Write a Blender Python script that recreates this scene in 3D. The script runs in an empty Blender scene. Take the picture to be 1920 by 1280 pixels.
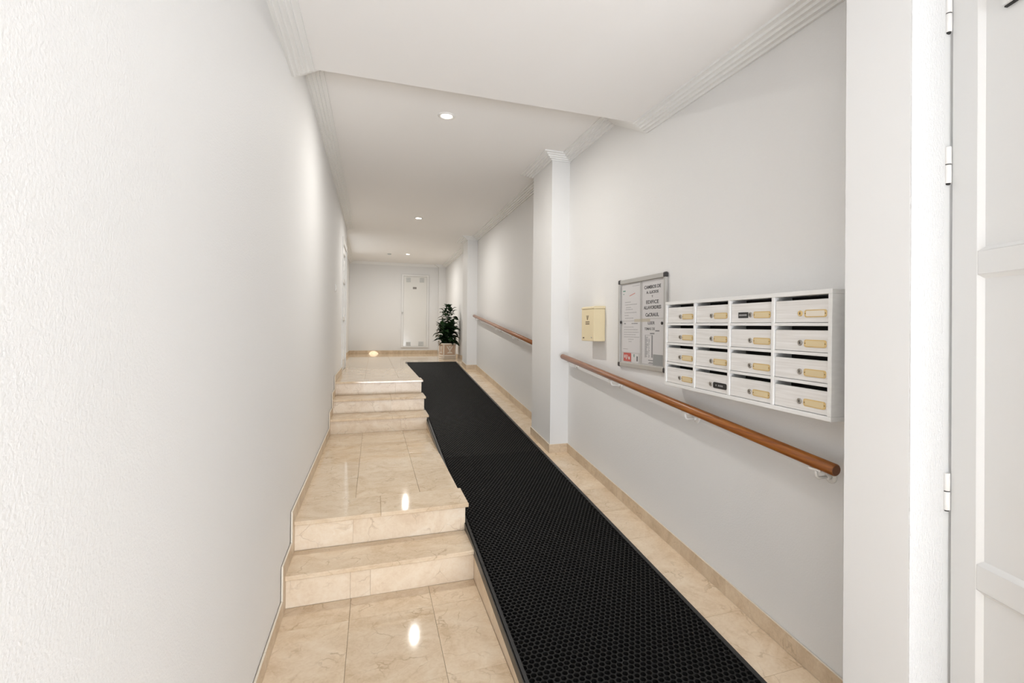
import bpy, bmesh, math, random
from mathutils import Vector, Matrix
random.seed(7)
S = bpy.context.scene
COL = S.collection

# ---------------------------------------------------------------- camera
H = 1.4292
YAW, PITCH, ROLL = 0.3405, -0.0053, 0.0088
FPX, CX, CY = 933.24, 1031.8, 613.3
cam = bpy.data.cameras.new('camera')
cam_ob = bpy.data.objects.new('camera', cam)
COL.objects.link(cam_ob)
cam.sensor_width = 36.0
cam.sensor_fit = 'HORIZONTAL'
cam.lens = FPX / 1920 * 36
cam.shift_x = (960 - CX) / 1920
cam.shift_y = (CY - 640) / 1920
cam.clip_start = 0.02
_c, _s = math.cos(YAW), math.sin(YAW)
_cp, _sp = math.cos(PITCH), math.sin(PITCH)
_cr, _sr = math.cos(ROLL), math.sin(ROLL)
r0 = Vector((_c, -_s, 0)); f0 = Vector((_s, _c, 0)); u0 = Vector((0, 0, 1))
fw = f0 * _cp - u0 * _sp
u1 = f0 * _sp + u0 * _cp
rt = r0 * _cr + u1 * _sr
up = -r0 * _sr + u1 * _cr
cam_ob.matrix_world = Matrix(((rt.x, up.x, -fw.x, 0), (rt.y, up.y, -fw.y, 0), (rt.z, up.z, -fw.z, H), (0, 0, 0, 1)))
S.camera = cam_ob

# ---------------------------------------------------------------- world, lights, exposure
w = bpy.data.worlds.new('world'); S.world = w; w.use_nodes = True
bg = w.node_tree.nodes['Background']
bg.inputs['Color'].default_value = (0.90, 0.95, 1.0, 1)
bg.inputs['Strength'].default_value = 0.15


def area(name, loc, direction, sx, sy, power, color=(1, 1, 1), spread=180, shape='RECTANGLE'):
    l = bpy.data.lights.new(name, 'AREA'); l.shape = shape; l.size = sx
    if shape == 'RECTANGLE':
        l.size_y = sy
    l.energy = power; l.color = color; l.spread = math.radians(spread)
    o = bpy.data.objects.new(name, l); COL.objects.link(o); o.location = loc
    o.rotation_euler = Vector(direction).to_track_quat('-Z', 'Y').to_euler()
    return o


# daylight from the open street, through the doorway behind the camera
area('street_daylight', (0.85, -9.0, 2.2), (0, 1, -0.03), 6.0, 5.0, 60, (0.90, 0.95, 1.0))
# added fill lamp low outside the doorway, tilted up to brighten the ceilings
area('entrance_fill', (0.9, -3.6, 0.05), (0, 0.75, 0.66), 2.6, 1.6, 350, (0.87, 0.925, 1.0))
# daylight from the glazed side door in the far left recess
area('side_daylight', (-0.52, 10.3, 1.95), (1, 0.0, -0.05), 2.2, 2.0, 6, (0.85, 0.94, 1.0))

S.view_settings.view_transform = 'Standard'
S.view_settings.look = 'None'
S.view_settings.gamma = 1
S.view_settings.use_curve_mapping = False
S.view_settings.exposure = 0.45

# ---------------------------------------------------------------- materials


def new_mat(name):
    m = bpy.data.materials.new(name); m.use_nodes = True
    nt = m.node_tree
    return m, nt, nt.nodes['Principled BSDF']


def simple(name, col, rough=0.5, metal=0.0, spec=0.5, coat=0.0):
    m, nt, b = new_mat(name)
    b.inputs['Base Color'].default_value = (*col, 1)
    b.inputs['Roughness'].default_value = rough
    b.inputs['Metallic'].default_value = metal
    b.inputs['Specular IOR Level'].default_value = spec
    b.inputs['Coat Weight'].default_value = coat
    return m


def paint(name, col, scale=160, strength=0.25, dist=0.002, rough=0.65, stretch=(1, 1, 1)):
    m, nt, b = new_mat(name)
    N, L = nt.nodes, nt.links
    b.inputs['Base Color'].default_value = (*col, 1)
    b.inputs['Roughness'].default_value = rough
    b.inputs['Specular IOR Level'].default_value = 0.3
    tc = N.new('ShaderNodeTexCoord')
    mp = N.new('ShaderNodeMapping'); mp.inputs['Scale'].default_value = stretch
    nz = N.new('ShaderNodeTexNoise'); nz.inputs['Scale'].default_value = scale; nz.inputs['Detail'].default_value = 3
    nz.inputs['Roughness'].default_value = 0.6
    bp = N.new('ShaderNodeBump'); bp.inputs['Strength'].default_value = strength; bp.inputs['Distance'].default_value = dist
    L.new(tc.outputs['Object'], mp.inputs['Vector']); L.new(mp.outputs['Vector'], nz.inputs['Vector'])
    L.new(nz.outputs['Fac'], bp.inputs['Height']); L.new(bp.outputs['Normal'], b.inputs['Normal'])
    return m


def marble(name, c_dark, c_mid, c_light, rough=0.12, scale=4.5, stretch=(1, 1, 1)):
    m, nt, b = new_mat(name)
    N, L = nt.nodes, nt.links
    tc = N.new('ShaderNodeTexCoord'); oi = N.new('ShaderNodeObjectInfo')
    mul = N.new('ShaderNodeMath'); mul.operation = 'MULTIPLY'; mul.inputs[1].default_value = 37.0
    L.new(oi.outputs['Random'], mul.inputs[0])
    add = N.new('ShaderNodeVectorMath'); add.operation = 'ADD'
    L.new(tc.outputs['Object'], add.inputs[0]); L.new(mul.outputs[0], add.inputs[1])
    mp = N.new('ShaderNodeMapping'); mp.inputs['Scale'].default_value = stretch
    L.new(add.outputs['Vector'], mp.inputs['Vector'])
    n1 = N.new('ShaderNodeTexNoise'); n1.inputs['Scale'].default_value = scale; n1.inputs['Detail'].default_value = 7
    n1.inputs['Roughness'].default_value = 0.58; n1.inputs['Distortion'].default_value = 1.4
    L.new(mp.outputs['Vector'], n1.inputs['Vector'])
    cr = N.new('ShaderNodeValToRGB'); e = cr.color_ramp.elements
    e[0].position = 0.30; e[0].color = (*c_dark, 1); e[1].position = 0.72; e[1].color = (*c_light, 1)
    k = cr.color_ramp.elements.new(0.5); k.color = (*c_mid, 1)
    L.new(n1.outputs['Fac'], cr.inputs['Fac'])
    nf = N.new('ShaderNodeTexNoise'); nf.inputs['Scale'].default_value = scale * 7; nf.inputs['Detail'].default_value = 5; nf.inputs['Distortion'].default_value = 2.0
    L.new(mp.outputs['Vector'], nf.inputs['Vector'])
    fa = N.new('ShaderNodeMath'); fa.operation = 'MULTIPLY_ADD'; fa.inputs[1].default_value = 0.45; fa.inputs[2].default_value = -0.225
    fb = N.new('ShaderNodeMath'); fb.operation = 'ADD'
    L.new(nf.outputs['Fac'], fa.inputs[0]); L.new(fa.outputs[0], fb.inputs[0]); L.new(n1.outputs['Fac'], fb.inputs[1]); L.new(fb.outputs[0], cr.inputs['Fac'])
    # thin curved cracks
    n2 = N.new('ShaderNodeTexNoise'); n2.inputs['Scale'].default_value = 5.0; n2.inputs['Detail'].default_value = 4
    L.new(mp.outputs['Vector'], n2.inputs['Vector'])
    mixv = N.new('ShaderNodeMix'); mixv.data_type = 'VECTOR'; mixv.inputs['Factor'].default_value = 0.22
    L.new(mp.outputs['Vector'], mixv.inputs['A']); L.new(n2.outputs['Color'], mixv.inputs['B'])
    vo = N.new('ShaderNodeTexVoronoi'); vo.feature = 'DISTANCE_TO_EDGE'; vo.inputs['Scale'].default_value = 9.0
    L.new(mixv.outputs['Result'], vo.inputs['Vector'])
    vr = N.new('ShaderNodeMapRange'); vr.inputs['From Min'].default_value = 0.0; vr.inputs['From Max'].default_value = 0.035
    vr.inputs['To Min'].default_value = 1.0; vr.inputs['To Max'].default_value = 0.0
    L.new(vo.outputs['Distance'], vr.inputs['Value'])
    n3 = N.new('ShaderNodeTexNoise'); n3.inputs['Scale'].default_value = 7.0
    L.new(mp.outputs['Vector'], n3.inputs['Vector'])
    gate = N.new('ShaderNodeMapRange'); gate.inputs['From Min'].default_value = 0.47; gate.inputs['From Max'].default_value = 0.64
    gate.inputs['To Max'].default_value = 0.55
    L.new(n3.outputs['Fac'], gate.inputs['Value'])
    mm = N.new('ShaderNodeMath'); mm.operation = 'MULTIPLY'
    L.new(vr.outputs['Result'], mm.inputs[0]); L.new(gate.outputs['Result'], mm.inputs[1])
    mx = N.new('ShaderNodeMix'); mx.data_type = 'RGBA'
    L.new(mm.outputs[0], mx.inputs['Factor']); L.new(cr.outputs['Color'], mx.inputs['A'])
    mx.inputs['B'].default_value = (c_dark[0] * 0.62, c_dark[1] * 0.55, c_dark[2] * 0.46, 1)
    # tile to tile tone
    hs = N.new('ShaderNodeHueSaturation')
    tr = N.new('ShaderNodeMapRange'); tr.inputs['To Min'].default_value = 0.955; tr.inputs['To Max'].default_value = 1.04
    L.new(oi.outputs['Random'], tr.inputs['Value']); L.new(tr.outputs['Result'], hs.inputs['Value'])
    L.new(mx.outputs['Result'], hs.inputs['Color']); L.new(hs.outputs['Color'], b.inputs['Base Color'])
    b.inputs['Roughness'].default_value = rough
    b.inputs['Specular IOR Level'].default_value = 0.5
    return m


def wood(name, c1, c2, rough=0.28, coat=0.4):
    m, nt, b = new_mat(name)
    N, L = nt.nodes, nt.links
    tc = N.new('ShaderNodeTexCoord'); mp = N.new('ShaderNodeMapping'); mp.inputs['Scale'].default_value = (60, 1.2, 60)
    nz = N.new('ShaderNodeTexNoise'); nz.inputs['Scale'].default_value = 2.0; nz.inputs['Detail'].default_value = 4
    cr = N.new('ShaderNodeValToRGB'); e = cr.color_ramp.elements
    e[0].position = 0.3; e[0].color = (*c1, 1); e[1].position = 0.7; e[1].color = (*c2, 1)
    L.new(tc.outputs['Object'], mp.inputs['Vector']); L.new(mp.outputs['Vector'], nz.inputs['Vector'])
    L.new(nz.outputs['Fac'], cr.inputs['Fac']); L.new(cr.outputs['Color'], b.inputs['Base Color'])
    b.inputs['Roughness'].default_value = rough; b.inputs['Coat Weight'].default_value = coat
    return m


def white_grain(name, c1, c2, scale):
    m, nt, b = new_mat(name)
    N, L = nt.nodes, nt.links
    tc = N.new('ShaderNodeTexCoord'); mp = N.new('ShaderNodeMapping'); mp.inputs['Scale'].default_value = scale
    nz = N.new('ShaderNodeTexNoise'); nz.inputs['Scale'].default_value = 3.0; nz.inputs['Detail'].default_value = 4
    cr = N.new('ShaderNodeValToRGB'); e = cr.color_ramp.elements
    e[0].position = 0.35; e[0].color = (*c1, 1); e[1].position = 0.65; e[1].color = (*c2, 1)
    L.new(tc.outputs['Object'], mp.inputs['Vector']); L.new(mp.outputs['Vector'], nz.inputs['Vector'])
    L.new(nz.outputs['Fac'], cr.inputs['Fac']); L.new(cr.outputs['Color'], b.inputs['Base Color'])
    b.inputs['Roughness'].default_value = 0.35
    return m


def emit(name, col, strength):
    m, nt, b = new_mat(name)
    b.inputs['Base Color'].default_value = (1, 1, 1, 1)
    b.inputs['Emission Color'].default_value = (*col, 1)
    b.inputs['Emission Strength'].default_value = strength
    return m


def thin_glass(name):
    m = bpy.data.materials.new(name); m.use_nodes = True
    nt = m.node_tree; N, L = nt.nodes, nt.links
    for n in list(N):
        if n.type != 'OUTPUT_MATERIAL':
            N.remove(n)
    out = [n for n in N if n.type == 'OUTPUT_MATERIAL'][0]
    t = N.new('ShaderNodeBsdfTransparent'); t.inputs['Color'].default_value = (0.985, 0.985, 0.985, 1)
    g = N.new('ShaderNodeBsdfGlossy'); g.inputs['Roughness'].default_value = 0.03
    f = N.new('ShaderNodeLayerWeight'); f.inputs['Blend'].default_value = 0.5
    p = N.new('ShaderNodeMath'); p.operation = 'POWER'; p.inputs[1].default_value = 5.0
    q = N.new('ShaderNodeMath'); q.operation = 'MULTIPLY_ADD'; q.inputs[1].default_value = 0.8; q.inputs[2].default_value = 0.03
    mx = N.new('ShaderNodeMixShader')
    L.new(f.outputs['Facing'], p.inputs[0]); L.new(p.outputs[0], q.inputs[0])
    L.new(q.outputs[0], mx.inputs[0]); L.new(t.outputs[0], mx.inputs[1]); L.new(g.outputs[0], mx.inputs[2])
    L.new(mx.outputs[0], out.inputs['Surface'])
    return m


M = {}
M['wall'] = paint('wall_plaster', (0.80, 0.79, 0.775), 150, 0.42, 0.003)
M['rough'] = paint('rough_plaster', (0.78, 0.77, 0.755), 170, 0.9, 0.005, stretch=(1.3, 1.3, 0.55))
M['smooth'] = paint('smooth_paint', (0.80, 0.79, 0.775), 60, 0.05, 0.001, rough=0.5)
M['ceil'] = paint('ceiling_paint', (0.88, 0.86, 0.84), 200, 0.12, 0.001)
M['trim'] = paint('cornice_plaster', (0.85, 0.84, 0.82), 100, 0.05, 0.001)
M['floor'] = marble('cream_marble', (0.68, 0.515, 0.345), (0.775, 0.615, 0.44), (0.84, 0.70, 0.53), 0.055)
M['riser'] = marble('cream_marble_riser', (0.73, 0.575, 0.415), (0.81, 0.67, 0.51), (0.86, 0.745, 0.60), 0.28, 4.0)
M['skirt'] = marble('skirting_marble', (0.55, 0.42, 0.28), (0.65, 0.51, 0.36), (0.73, 0.60, 0.44), 0.42, 5.0)
M['skirt_lit_edge'] = simple('skirting_lit_edge', (0.80, 0.72, 0.60), 0.5)  # paler tone painted in for light catching the skirting's top and front edges
M['grout'] = simple('joint_grout', (0.55, 0.42, 0.29), 0.8)
M['rubber'] = simple('black_rubber', (0.010, 0.0095, 0.009), 0.5, 0, 0.2)
M['rubber_dark'] = simple('black_rubber_base', (0.006, 0.006, 0.006), 0.7, 0, 0.2)
M['edge'] = simple('black_edging', (0.013, 0.013, 0.014), 0.32, 0, 0.5)
M['wood'] = wood('varnished_oak', (0.19, 0.048, 0.006), (0.36, 0.120, 0.012), 0.34, 0.2)
M['wood_end'] = simple('rail_end_grain', (0.16, 0.055, 0.018), 0.5)
M['white_metal'] = simple('white_enamel', (0.82, 0.80, 0.77), 0.25)
M['door'] = simple('white_door_paint', (0.75, 0.74, 0.72), 0.32)
M['gloss_door'] = simple('gloss_white_door', (0.78, 0.765, 0.73), 0.14)
M['gap'] = simple('dark_gap', (0.03, 0.028, 0.026), 0.8)
M['cab'] = white_grain('white_cabinet', (0.83, 0.82, 0.80), (0.87, 0.86, 0.84), (2, 20, 6))
M['cabdoor'] = white_grain('white_cabinet_door', (0.76, 0.735, 0.705), (0.86, 0.84, 0.82), (1.6, 42, 30))
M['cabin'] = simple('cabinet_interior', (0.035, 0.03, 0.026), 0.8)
M['brass'] = simple('brass_plate', (0.76, 0.56, 0.26), 0.30, 0.45)
M['brass_card'] = simple('cream_card', (0.74, 0.60, 0.36), 0.5)
M['pale_card'] = simple('pale_card', (0.80, 0.73, 0.62), 0.5)
M['steel'] = simple('lock_steel', (0.42, 0.39, 0.35), 0.30, 0.8)
M['black'] = simple('black_plastic', (0.012, 0.012, 0.012), 0.4)
M['alu'] = simple('brushed_aluminium', (0.56, 0.55, 0.53), 0.35, 0.6)
M['darkplastic'] = simple('dark_corner_plastic', (0.035, 0.033, 0.035), 0.4)
M['board'] = simple('board_back', (0.62, 0.60, 0.59), 0.6)
M['paper'] = simple('white_paper', (0.76, 0.74, 0.74), 0.7)
M['ink'] = simple('black_ink', (0.03, 0.03, 0.035), 0.7)
M['greyink'] = simple('grey_ink', (0.25, 0.25, 0.26), 0.7)
M['faintink'] = simple('faint_ink', (0.40, 0.39, 0.39), 0.7)
M['red'] = simple('red_print', (0.62, 0.07, 0.05), 0.6)
M['palered'] = simple('pale_red_ink', (0.66, 0.28, 0.24), 0.6)
M['green'] = simple('green_print', (0.08, 0.28, 0.20), 0.6)
M['greycard'] = simple('grey_card', (0.34, 0.35, 0.35), 0.6)
M['tape'] = simple('aged_tape', (0.62, 0.56, 0.45), 0.5)
M['cream'] = simple('cream_enamel', (0.78, 0.66, 0.43), 0.40)
M['brownink'] = simple('brown_ink', (0.14, 0.09, 0.05), 0.6)
M['glass'] = thin_glass('clear_glass')
M['lamp_ring'] = simple('white_lamp_ring', (0.80, 0.78, 0.75), 0.35)
M['lamp_glow'] = emit('lamp_glow', (1.0, 0.93, 0.82), 14)
M['pot'] = simple('pot_cream', (0.74, 0.66, 0.56), 0.6)
M['pot_panel'] = simple('pot_terracotta', (0.52, 0.36, 0.25), 0.7)
M['soil'] = simple('soil', (0.03, 0.022, 0.015), 0.9)
M['stem'] = simple('plant_stem', (0.05, 0.075, 0.03), 0.6)
M['vent'] = simple('vent_grey', (0.50, 0.52, 0.50), 0.5)
M['label'] = simple('grey_label', (0.22, 0.20, 0.18), 0.4)


def leaf_mat():
    m, nt, b = new_mat('leaf_green')
    N, L = nt.nodes, nt.links
    oi = N.new('ShaderNodeObjectInfo'); cr = N.new('ShaderNodeValToRGB'); e = cr.color_ramp.elements
    e[0].color = (0.006, 0.016, 0.006, 1); e[1].color = (0.022, 0.062, 0.018, 1)
    L.new(oi.outputs['Random'], cr.inputs['Fac']); L.new(cr.outputs['Color'], b.inputs['Base Color'])
    b.inputs['Roughness'].default_value = 0.38
    return m


M['leaf'] = leaf_mat()

# ---------------------------------------------------------------- helpers


class MB:
    """collects solids and links them as one mesh object"""

    def __init__(s):
        s.v = []; s.f = []; s.mi = []; s.m = 0; s.smooth = []

    def _add(s, vs, fs, smooth=False):
        o = len(s.v); s.v += [tuple(p) for p in vs]
        for f in fs:
            s.f.append(tuple(i + o for i in f)); s.mi.append(s.m); s.smooth.append(smooth)
        return s

    def box(s, x0, x1, y0, y1, z0, z1):
        vs = [(x, y, z) for z in (z0, z1) for y in (y0, y1) for x in (x0, x1)]
        return s._add(vs, [(0, 2, 3, 1), (4, 5, 7, 6), (0, 1, 5, 4), (2, 6, 7, 3), (0, 4, 6, 2), (1, 3, 7, 5)])

    def cbox(s, x0, x1, y0, y1, z0, z1, c=0.0012):
        """box with chamfered edges"""
        bm = bmesh.new()
        bmesh.ops.create_cube(bm, size=1, matrix=Matrix.Translation(((x0 + x1) / 2, (y0 + y1) / 2, (z0 + z1) / 2)) @ Matrix.Diagonal((x1 - x0, y1 - y0, z1 - z0, 1)))
        c = min(c, 0.3 * min(x1 - x0, y1 - y0, z1 - z0))
        bmesh.ops.bevel(bm, geom=bm.edges[:], offset=c, segments=1, affect='EDGES', profile=0.5)
        bm.verts.ensure_lookup_table()
        s._add([v.co for v in bm.verts], [[v.index for v in f.verts] for f in bm.faces]); bm.free()
        return s

    def prism(s, poly, axis, a0, a1):
        """polygon in the plane normal to axis, extruded a0..a1. poly are (u,v): axis x->(y,z), y->(x,z), z->(x,y)"""
        n = len(poly)

        def P(u, v, a):
            return {'x': (a, u, v), 'y': (u, a, v), 'z': (u, v, a)}[axis]
        vs = [P(u, v, a0) for u, v in poly] + [P(u, v, a1) for u, v in poly]
        fs = [tuple(range(n)), tuple(range(2 * n - 1, n - 1, -1))] + [(i, i + n, (i + 1) % n + n, (i + 1) % n) for i in range(n)]
        return s._add(vs, fs)

    def tube(s, pts, r, n=12, caps=True, smooth=True):
        pts = [Vector(p) for p in pts]; rings = []
        for i, p in enumerate(pts):
            d = (pts[min(i + 1, len(pts) - 1)] - pts[max(i - 1, 0)]).normalized()
            a = d.orthogonal().normalized() if i == 0 else (rings[-1][1] - d * rings[-1][1].dot(d)).normalized()
            b = d.cross(a); rr = r[i] if isinstance(r, (list, tuple)) else r
            rings.append(([p + (a * math.cos(2 * math.pi * k / n) + b * math.sin(2 * math.pi * k / n)) * rr for k in range(n)], a))
        vs = [q for R, _ in rings for q in R]
        fs = [(i * n + k, i * n + (k + 1) % n, (i + 1) * n + (k + 1) % n, (i + 1) * n + k) for i in range(len(pts) - 1) for k in range(n)]
        s._add(vs, fs, smooth)
        if caps:
            s._add(rings[0][0], [tuple(range(n - 1, -1, -1))]); s._add(rings[-1][0], [tuple(range(n))])
        return s

    def lathe(s, prof, center, axis=(0, 0, 1), n=24, smooth=True):
        """prof (r, h) along axis from center"""
        ax = Vector(axis).normalized(); a = ax.orthogonal().normalized(); b = ax.cross(a); c = Vector(center)
        vs = [c + ax * h + (a * math.cos(2 * math.pi * k / n) + b * math.sin(2 * math.pi * k / n)) * r for r, h in prof for k in range(n)]
        fs = [(i * n + k, i * n + (k + 1) % n, (i + 1) * n + (k + 1) % n, (i + 1) * n + k) for i in range(len(prof) - 1) for k in range(n)]
        s._add(vs, fs, smooth)
        s._add(vs[:n], [tuple(range(n - 1, -1, -1))]); s._add(vs[-n:], [tuple(range(n))])
        return s

    def build(s, name, mats, parent=None, kind=None, loc=None, recalc=True):
        me = bpy.data.meshes.new(name); me.from_pydata(s.v, [], s.f); me.update()
        for mt in (mats if isinstance(mats, (list, tuple)) else [mats]):
            me.materials.append(mt)
        me.polygons.foreach_set('material_index', s.mi)
        me.polygons.foreach_set('use_smooth', s.smooth)
        if recalc:
            bm = bmesh.new(); bm.from_mesh(me); bmesh.ops.remove_doubles(bm, verts=bm.verts[:], dist=1e-6)
            bmesh.ops.recalc_face_normals(bm, faces=bm.faces[:]); bm.to_mesh(me); bm.free()
        o = bpy.data.objects.new(name, me); COL.objects.link(o)
        if parent:
            o.parent = parent
        if kind:
            o['kind'] = kind
        if loc:
            o.location = loc
        return o


def tag(o, label, cat, group=None):
    o['label'] = label; o['category'] = cat
    if group:
        o['group'] = group
    return o


def empty(name, loc, label=None, cat=None, group=None, rz=0.0):
    o = bpy.data.objects.new(name, None); COL.objects.link(o); o.location = loc; o.rotation_euler.z = rz
    o.empty_display_size = 0.1
    if label:
        tag(o, label, cat, group)
    return o


def keep(child, parent):
    """parent a mesh modelled in world space under an Empty or another object"""
    child.parent = parent
    mw = parent.matrix_basis.copy()
    q = parent
    while q.parent is not None:
        mw = q.parent.matrix_basis @ q.matrix_parent_inverse @ mw
        q = q.parent
    child.matrix_parent_inverse = mw.inverted()
    return child


def part(mb, name, mats, parent):
    return keep(mb.build(name, mats), parent)


def text_obj(name, body, size, mat, parent, mtx, width=None, bold=0.0, depth=0.0004):
    cu = bpy.data.curves.new(name, 'FONT'); cu.body = body; cu.size = size; cu.align_x = 'CENTER'; cu.align_y = 'CENTER'
    cu.extrude = depth; cu.offset = bold; cu.resolution_u = 3
    t = bpy.data.objects.new(name + '_tmp', cu); COL.objects.link(t)
    bpy.context.view_layer.update()
    me = bpy.data.meshes.new_from_object(t.evaluated_get(bpy.context.evaluated_depsgraph_get()))
    bpy.data.objects.remove(t)
    me.name = name
    if width:
        xs = [v.co.x for v in me.vertices]; k = width / max(1e-6, max(xs) - min(xs))
        for v in me.vertices:
            v.co.x *= k
    me.materials.clear(); me.materials.append(mat)
    me.transform(mtx)
    o = bpy.data.objects.new(name, me); COL.objects.link(o)
    if parent:
        o.parent = parent
    return o


# ---------------------------------------------------------------- dimensions (metres, near floor z = 0, camera at x = y = 0)
XL, XL2, XR = -0.421, -0.567, 1.7165
YA, YB, YC, YD, YE, YF = 2.838, 3.130, 5.544, 5.884, 6.2475, 12.96
Z1, Z2 = 0.17, 0.34
Z3, Z4, ZF = 0.34 + 0.1557, 0.34 + 0.3114, 0.807
XS = 0.5531                                    # right edge of the stairs, left face of the ramp
R0, RS = -0.1233, 0.0970                       # ramp surface z = R0 + RS*y
Y0 = -R0 / RS                                  # foot of the ramp
Y1 = (ZF - R0) / RS                            # head of the ramp
YB0 = -3.0                                     # open street side
YL8 = 8.55                                     # left wall steps back here
P1 = (4.33, 4.90); P2 = (8.73, 9.19); XP = 1.54
NIB = (1.034, 1.253); XN = 1.50
ZC0, CS, YT = 2.811, 0.0224, 2.9276            # near ceiling height at its inner edge, its slope, the edge
ZC2, YT2 = 3.050, 3.40                         # far ceiling


def zr(y):
    return max(0.0, min(ZF, R0 + RS * y))


def zc(y):
    if y <= YT:
        return ZC0 + CS * (y - YT)
    if y >= YT2:
        return ZC2
    return ZC0 + (ZC2 - ZC0) * (y - YT) / (YT2 - YT)


# ---------------------------------------------------------------- shell
b = MB()                                       # left wall with a doorway in it, stepping back at YL8
DY0, DY1, DZ = 7.50, 8.42, 2.64
b.box(XL - 0.2, XL, YB0, DY0, -0.1, 3.2)
b.box(XL - 0.2, XL, DY1, YL8, -0.1, 3.2)
b.box(XL - 0.2, XL, DY0, DY1, DZ, 3.2)
b.box(XL - 0.2, XL, DY0, DY1, -0.1, ZF)
b.build('wall_left', M['wall'], kind='structure')
b = MB(); b.box(XL2 - 0.14, XL2, YL8, YF + 0.15, -0.1, 3.2)
b.build('wall_recess', M['wall'], kind='structure')
b = MB(); b.box(XL2, XR + 0.15, YF, YF + 0.15, -0.1, 3.2)
wall_far = b.build('wall_far', M['wall'], kind='structure')
part(MB().box(XP, XR, YF - 0.11, YF, ZF, 3.06), 'pilaster', M['wall'], wall_far)
b = MB(); b.box(XR, XR + 0.15, NIB[0], YF, -0.1, 3.2)
wall_right = b.build('wall_right', M['wall'], kind='structure')
MB().box(XP, XR, P1[0], P1[1], zr(P1[0]) - 0.02, 3.06).build('pilaster', M['smooth'], kind='structure')
MB().box(XP, XR, P2[0], P2[1], zr(P2[0]) - 0.02, 3.06).build('pilaster', M['smooth'], kind='structure')
# the thick jamb of the street door: smooth cheek, rough plaster front
b = MB(); b.box(XN, XR, NIB[0] + 0.004, NIB[1], -0.1, 2.95)
jamb = b.build('wall_entrance', M['smooth'], kind='structure')
part(MB().box(XN + 0.0005, 1.645, NIB[0], NIB[0] + 0.005, -0.1, 2.95), 'plaster_face', M['rough'], jamb)
part(MB().box(1.652, 2.6, NIB[0] - 0.008, NIB[0] + 0.15, 2.5, 2.95), 'lintel', M['rough'], jamb)
part(MB().box(1.72, 2.6, NIB[0] + 0.02, NIB[0] + 0.15, -0.1, 2.5), 'wall_panel', M['rough'], jamb)
b = MB(); b.box(2.3, 2.45, YB0, NIB[0], -0.1, 2.95)
b.build('wall_porch', M['rough'], kind='structure')
# ceiling: near part slopes a little, then a raking step up, then flat
poly = [(YB0, zc(YB0)), (YT, ZC0), (YT2, ZC2), (YF + 0.1, ZC2), (YF + 0.1, 3.3), (YB0, 3.3)]
b = MB(); b.prism(poly, 'x', XL2 - 0.14, 2.45)
b.build('ceiling', M['ceil'], kind='structure')

# ---------------------------------------------------------------- cornice
CW, CH = 0.108, 0.056


def profile(n=5):
    p = [(0.0, -CH)]
    sw, sh = CW / n, CH / n
    for i in range(n):
        if i < n - 1:
            p += [((i + 0.66) * sw, -CH + i * sh - 0.0015), ((i + 0.76) * sw, -CH + (i + 0.9) * sh), ((i + 1) * sw, -CH + (i + 1) * sh)]
        else:
            p += [((i + 1) * sw, -CH + i * sh - 0.001), ((i + 1) * sw, -CH + (i + 1) * sh)]
    return p + [(0.0, 0.0)]


def cornice(path, names):
    """path of (x, y, ceiling z); the room lies to the right of the travel direction"""
    prof = profile(); k = len(prof); rings = []
    for i, (x, y, z) in enumerate(path):
        ns = []
        for j in (i - 1, i):
            if 0 <= j < len(path) - 1:
                d = Vector((path[j + 1][0] - path[j][0], path[j + 1][1] - path[j][1]))
                if d.length > 1e-6:
                    d.normalize(); ns.append(Vector((d.y, -d.x)))
        n = sum(ns, Vector((0, 0))); n.normalize()
        n = n / max(0.3, n.dot(ns[0]))
        rings.append([(x + n.x * a, y + n.y * a, z + h) for a, h in prof])
    for name, i0, i1 in names:
        b = MB()
        vs = [q for R in rings[i0:i1 + 1] for q in R]
        fs = [(i * k + j, i * k + (j + 1) % k, (i + 1) * k + (j + 1) % k, (i + 1) * k + j) for i in range(i1 - i0) for j in range(k)]
        fs += [tuple(range(k)), tuple(range(len(vs) - 1, len(vs) - 1 - k, -1))]
        b._add(vs, fs)
        b.build(name, M['trim'], kind='structure')


cp = [(XL, YB0, zc(YB0)), (XL, YT, ZC0), (XL, YT2, ZC2), (XL, YL8, ZC2), (XL2, YL8, ZC2), (XL2, YF, ZC2), (XP, YF, ZC2), (XP, YF - 0.11, ZC2),
      (XR, YF - 0.11, ZC2), (XR, P2[1], ZC2), (XP, P2[1], ZC2), (XP, P2[0], ZC2), (XR, P2[0], ZC2), (XR, P1[1], ZC2), (XP, P1[1], ZC2), (XP, P1[0], ZC2),
      (XR, P1[0], ZC2), (XR, YT2, ZC2), (XR, YT, ZC0), (XR, NIB[1], zc(NIB[1]))]
cornice(cp, [('trim_1', 0, 5), ('trim_2', 5, 8), ('trim_3', 8, 19)])

# ---------------------------------------------------------------- floors
G = 0.0007
b = MB()
b.box(XL, XS, YB0, YA, -0.1, -0.012)
b.box(XS, 2.3, YB0, Y0, -0.1, -0.012)
b.box(XL2, XS, YE + 0.001, Y1, ZF - 0.1, ZF - 0.012)
b.box(XL2, XR, Y1, YF, ZF - 0.1, ZF - 0.012)
floor = b.build('floor', M['grout'], kind='structure')


def tiles(parent, x0, x1, y0, y1, z, xj, yj, th=0.012, mat='floor', name='tile'):
    xs = [x0] + [x for x in xj if x0 + 0.02 < x < x1 - 0.02] + [x1]
    ys = [y0] + [y for y in yj if y0 + 0.02 < y < y1 - 0.02] + [y1]
    for i in range(len(xs) - 1):
        for j in range(len(ys) - 1):
            m = MB(); m.cbox(xs[i] + G, xs[i + 1] - G, ys[j] + G, ys[j + 1] - G, z - th, z + random.uniform(-0.0003, 0.0003), 0.0008)
            part(m, name, M[mat], parent)


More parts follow.
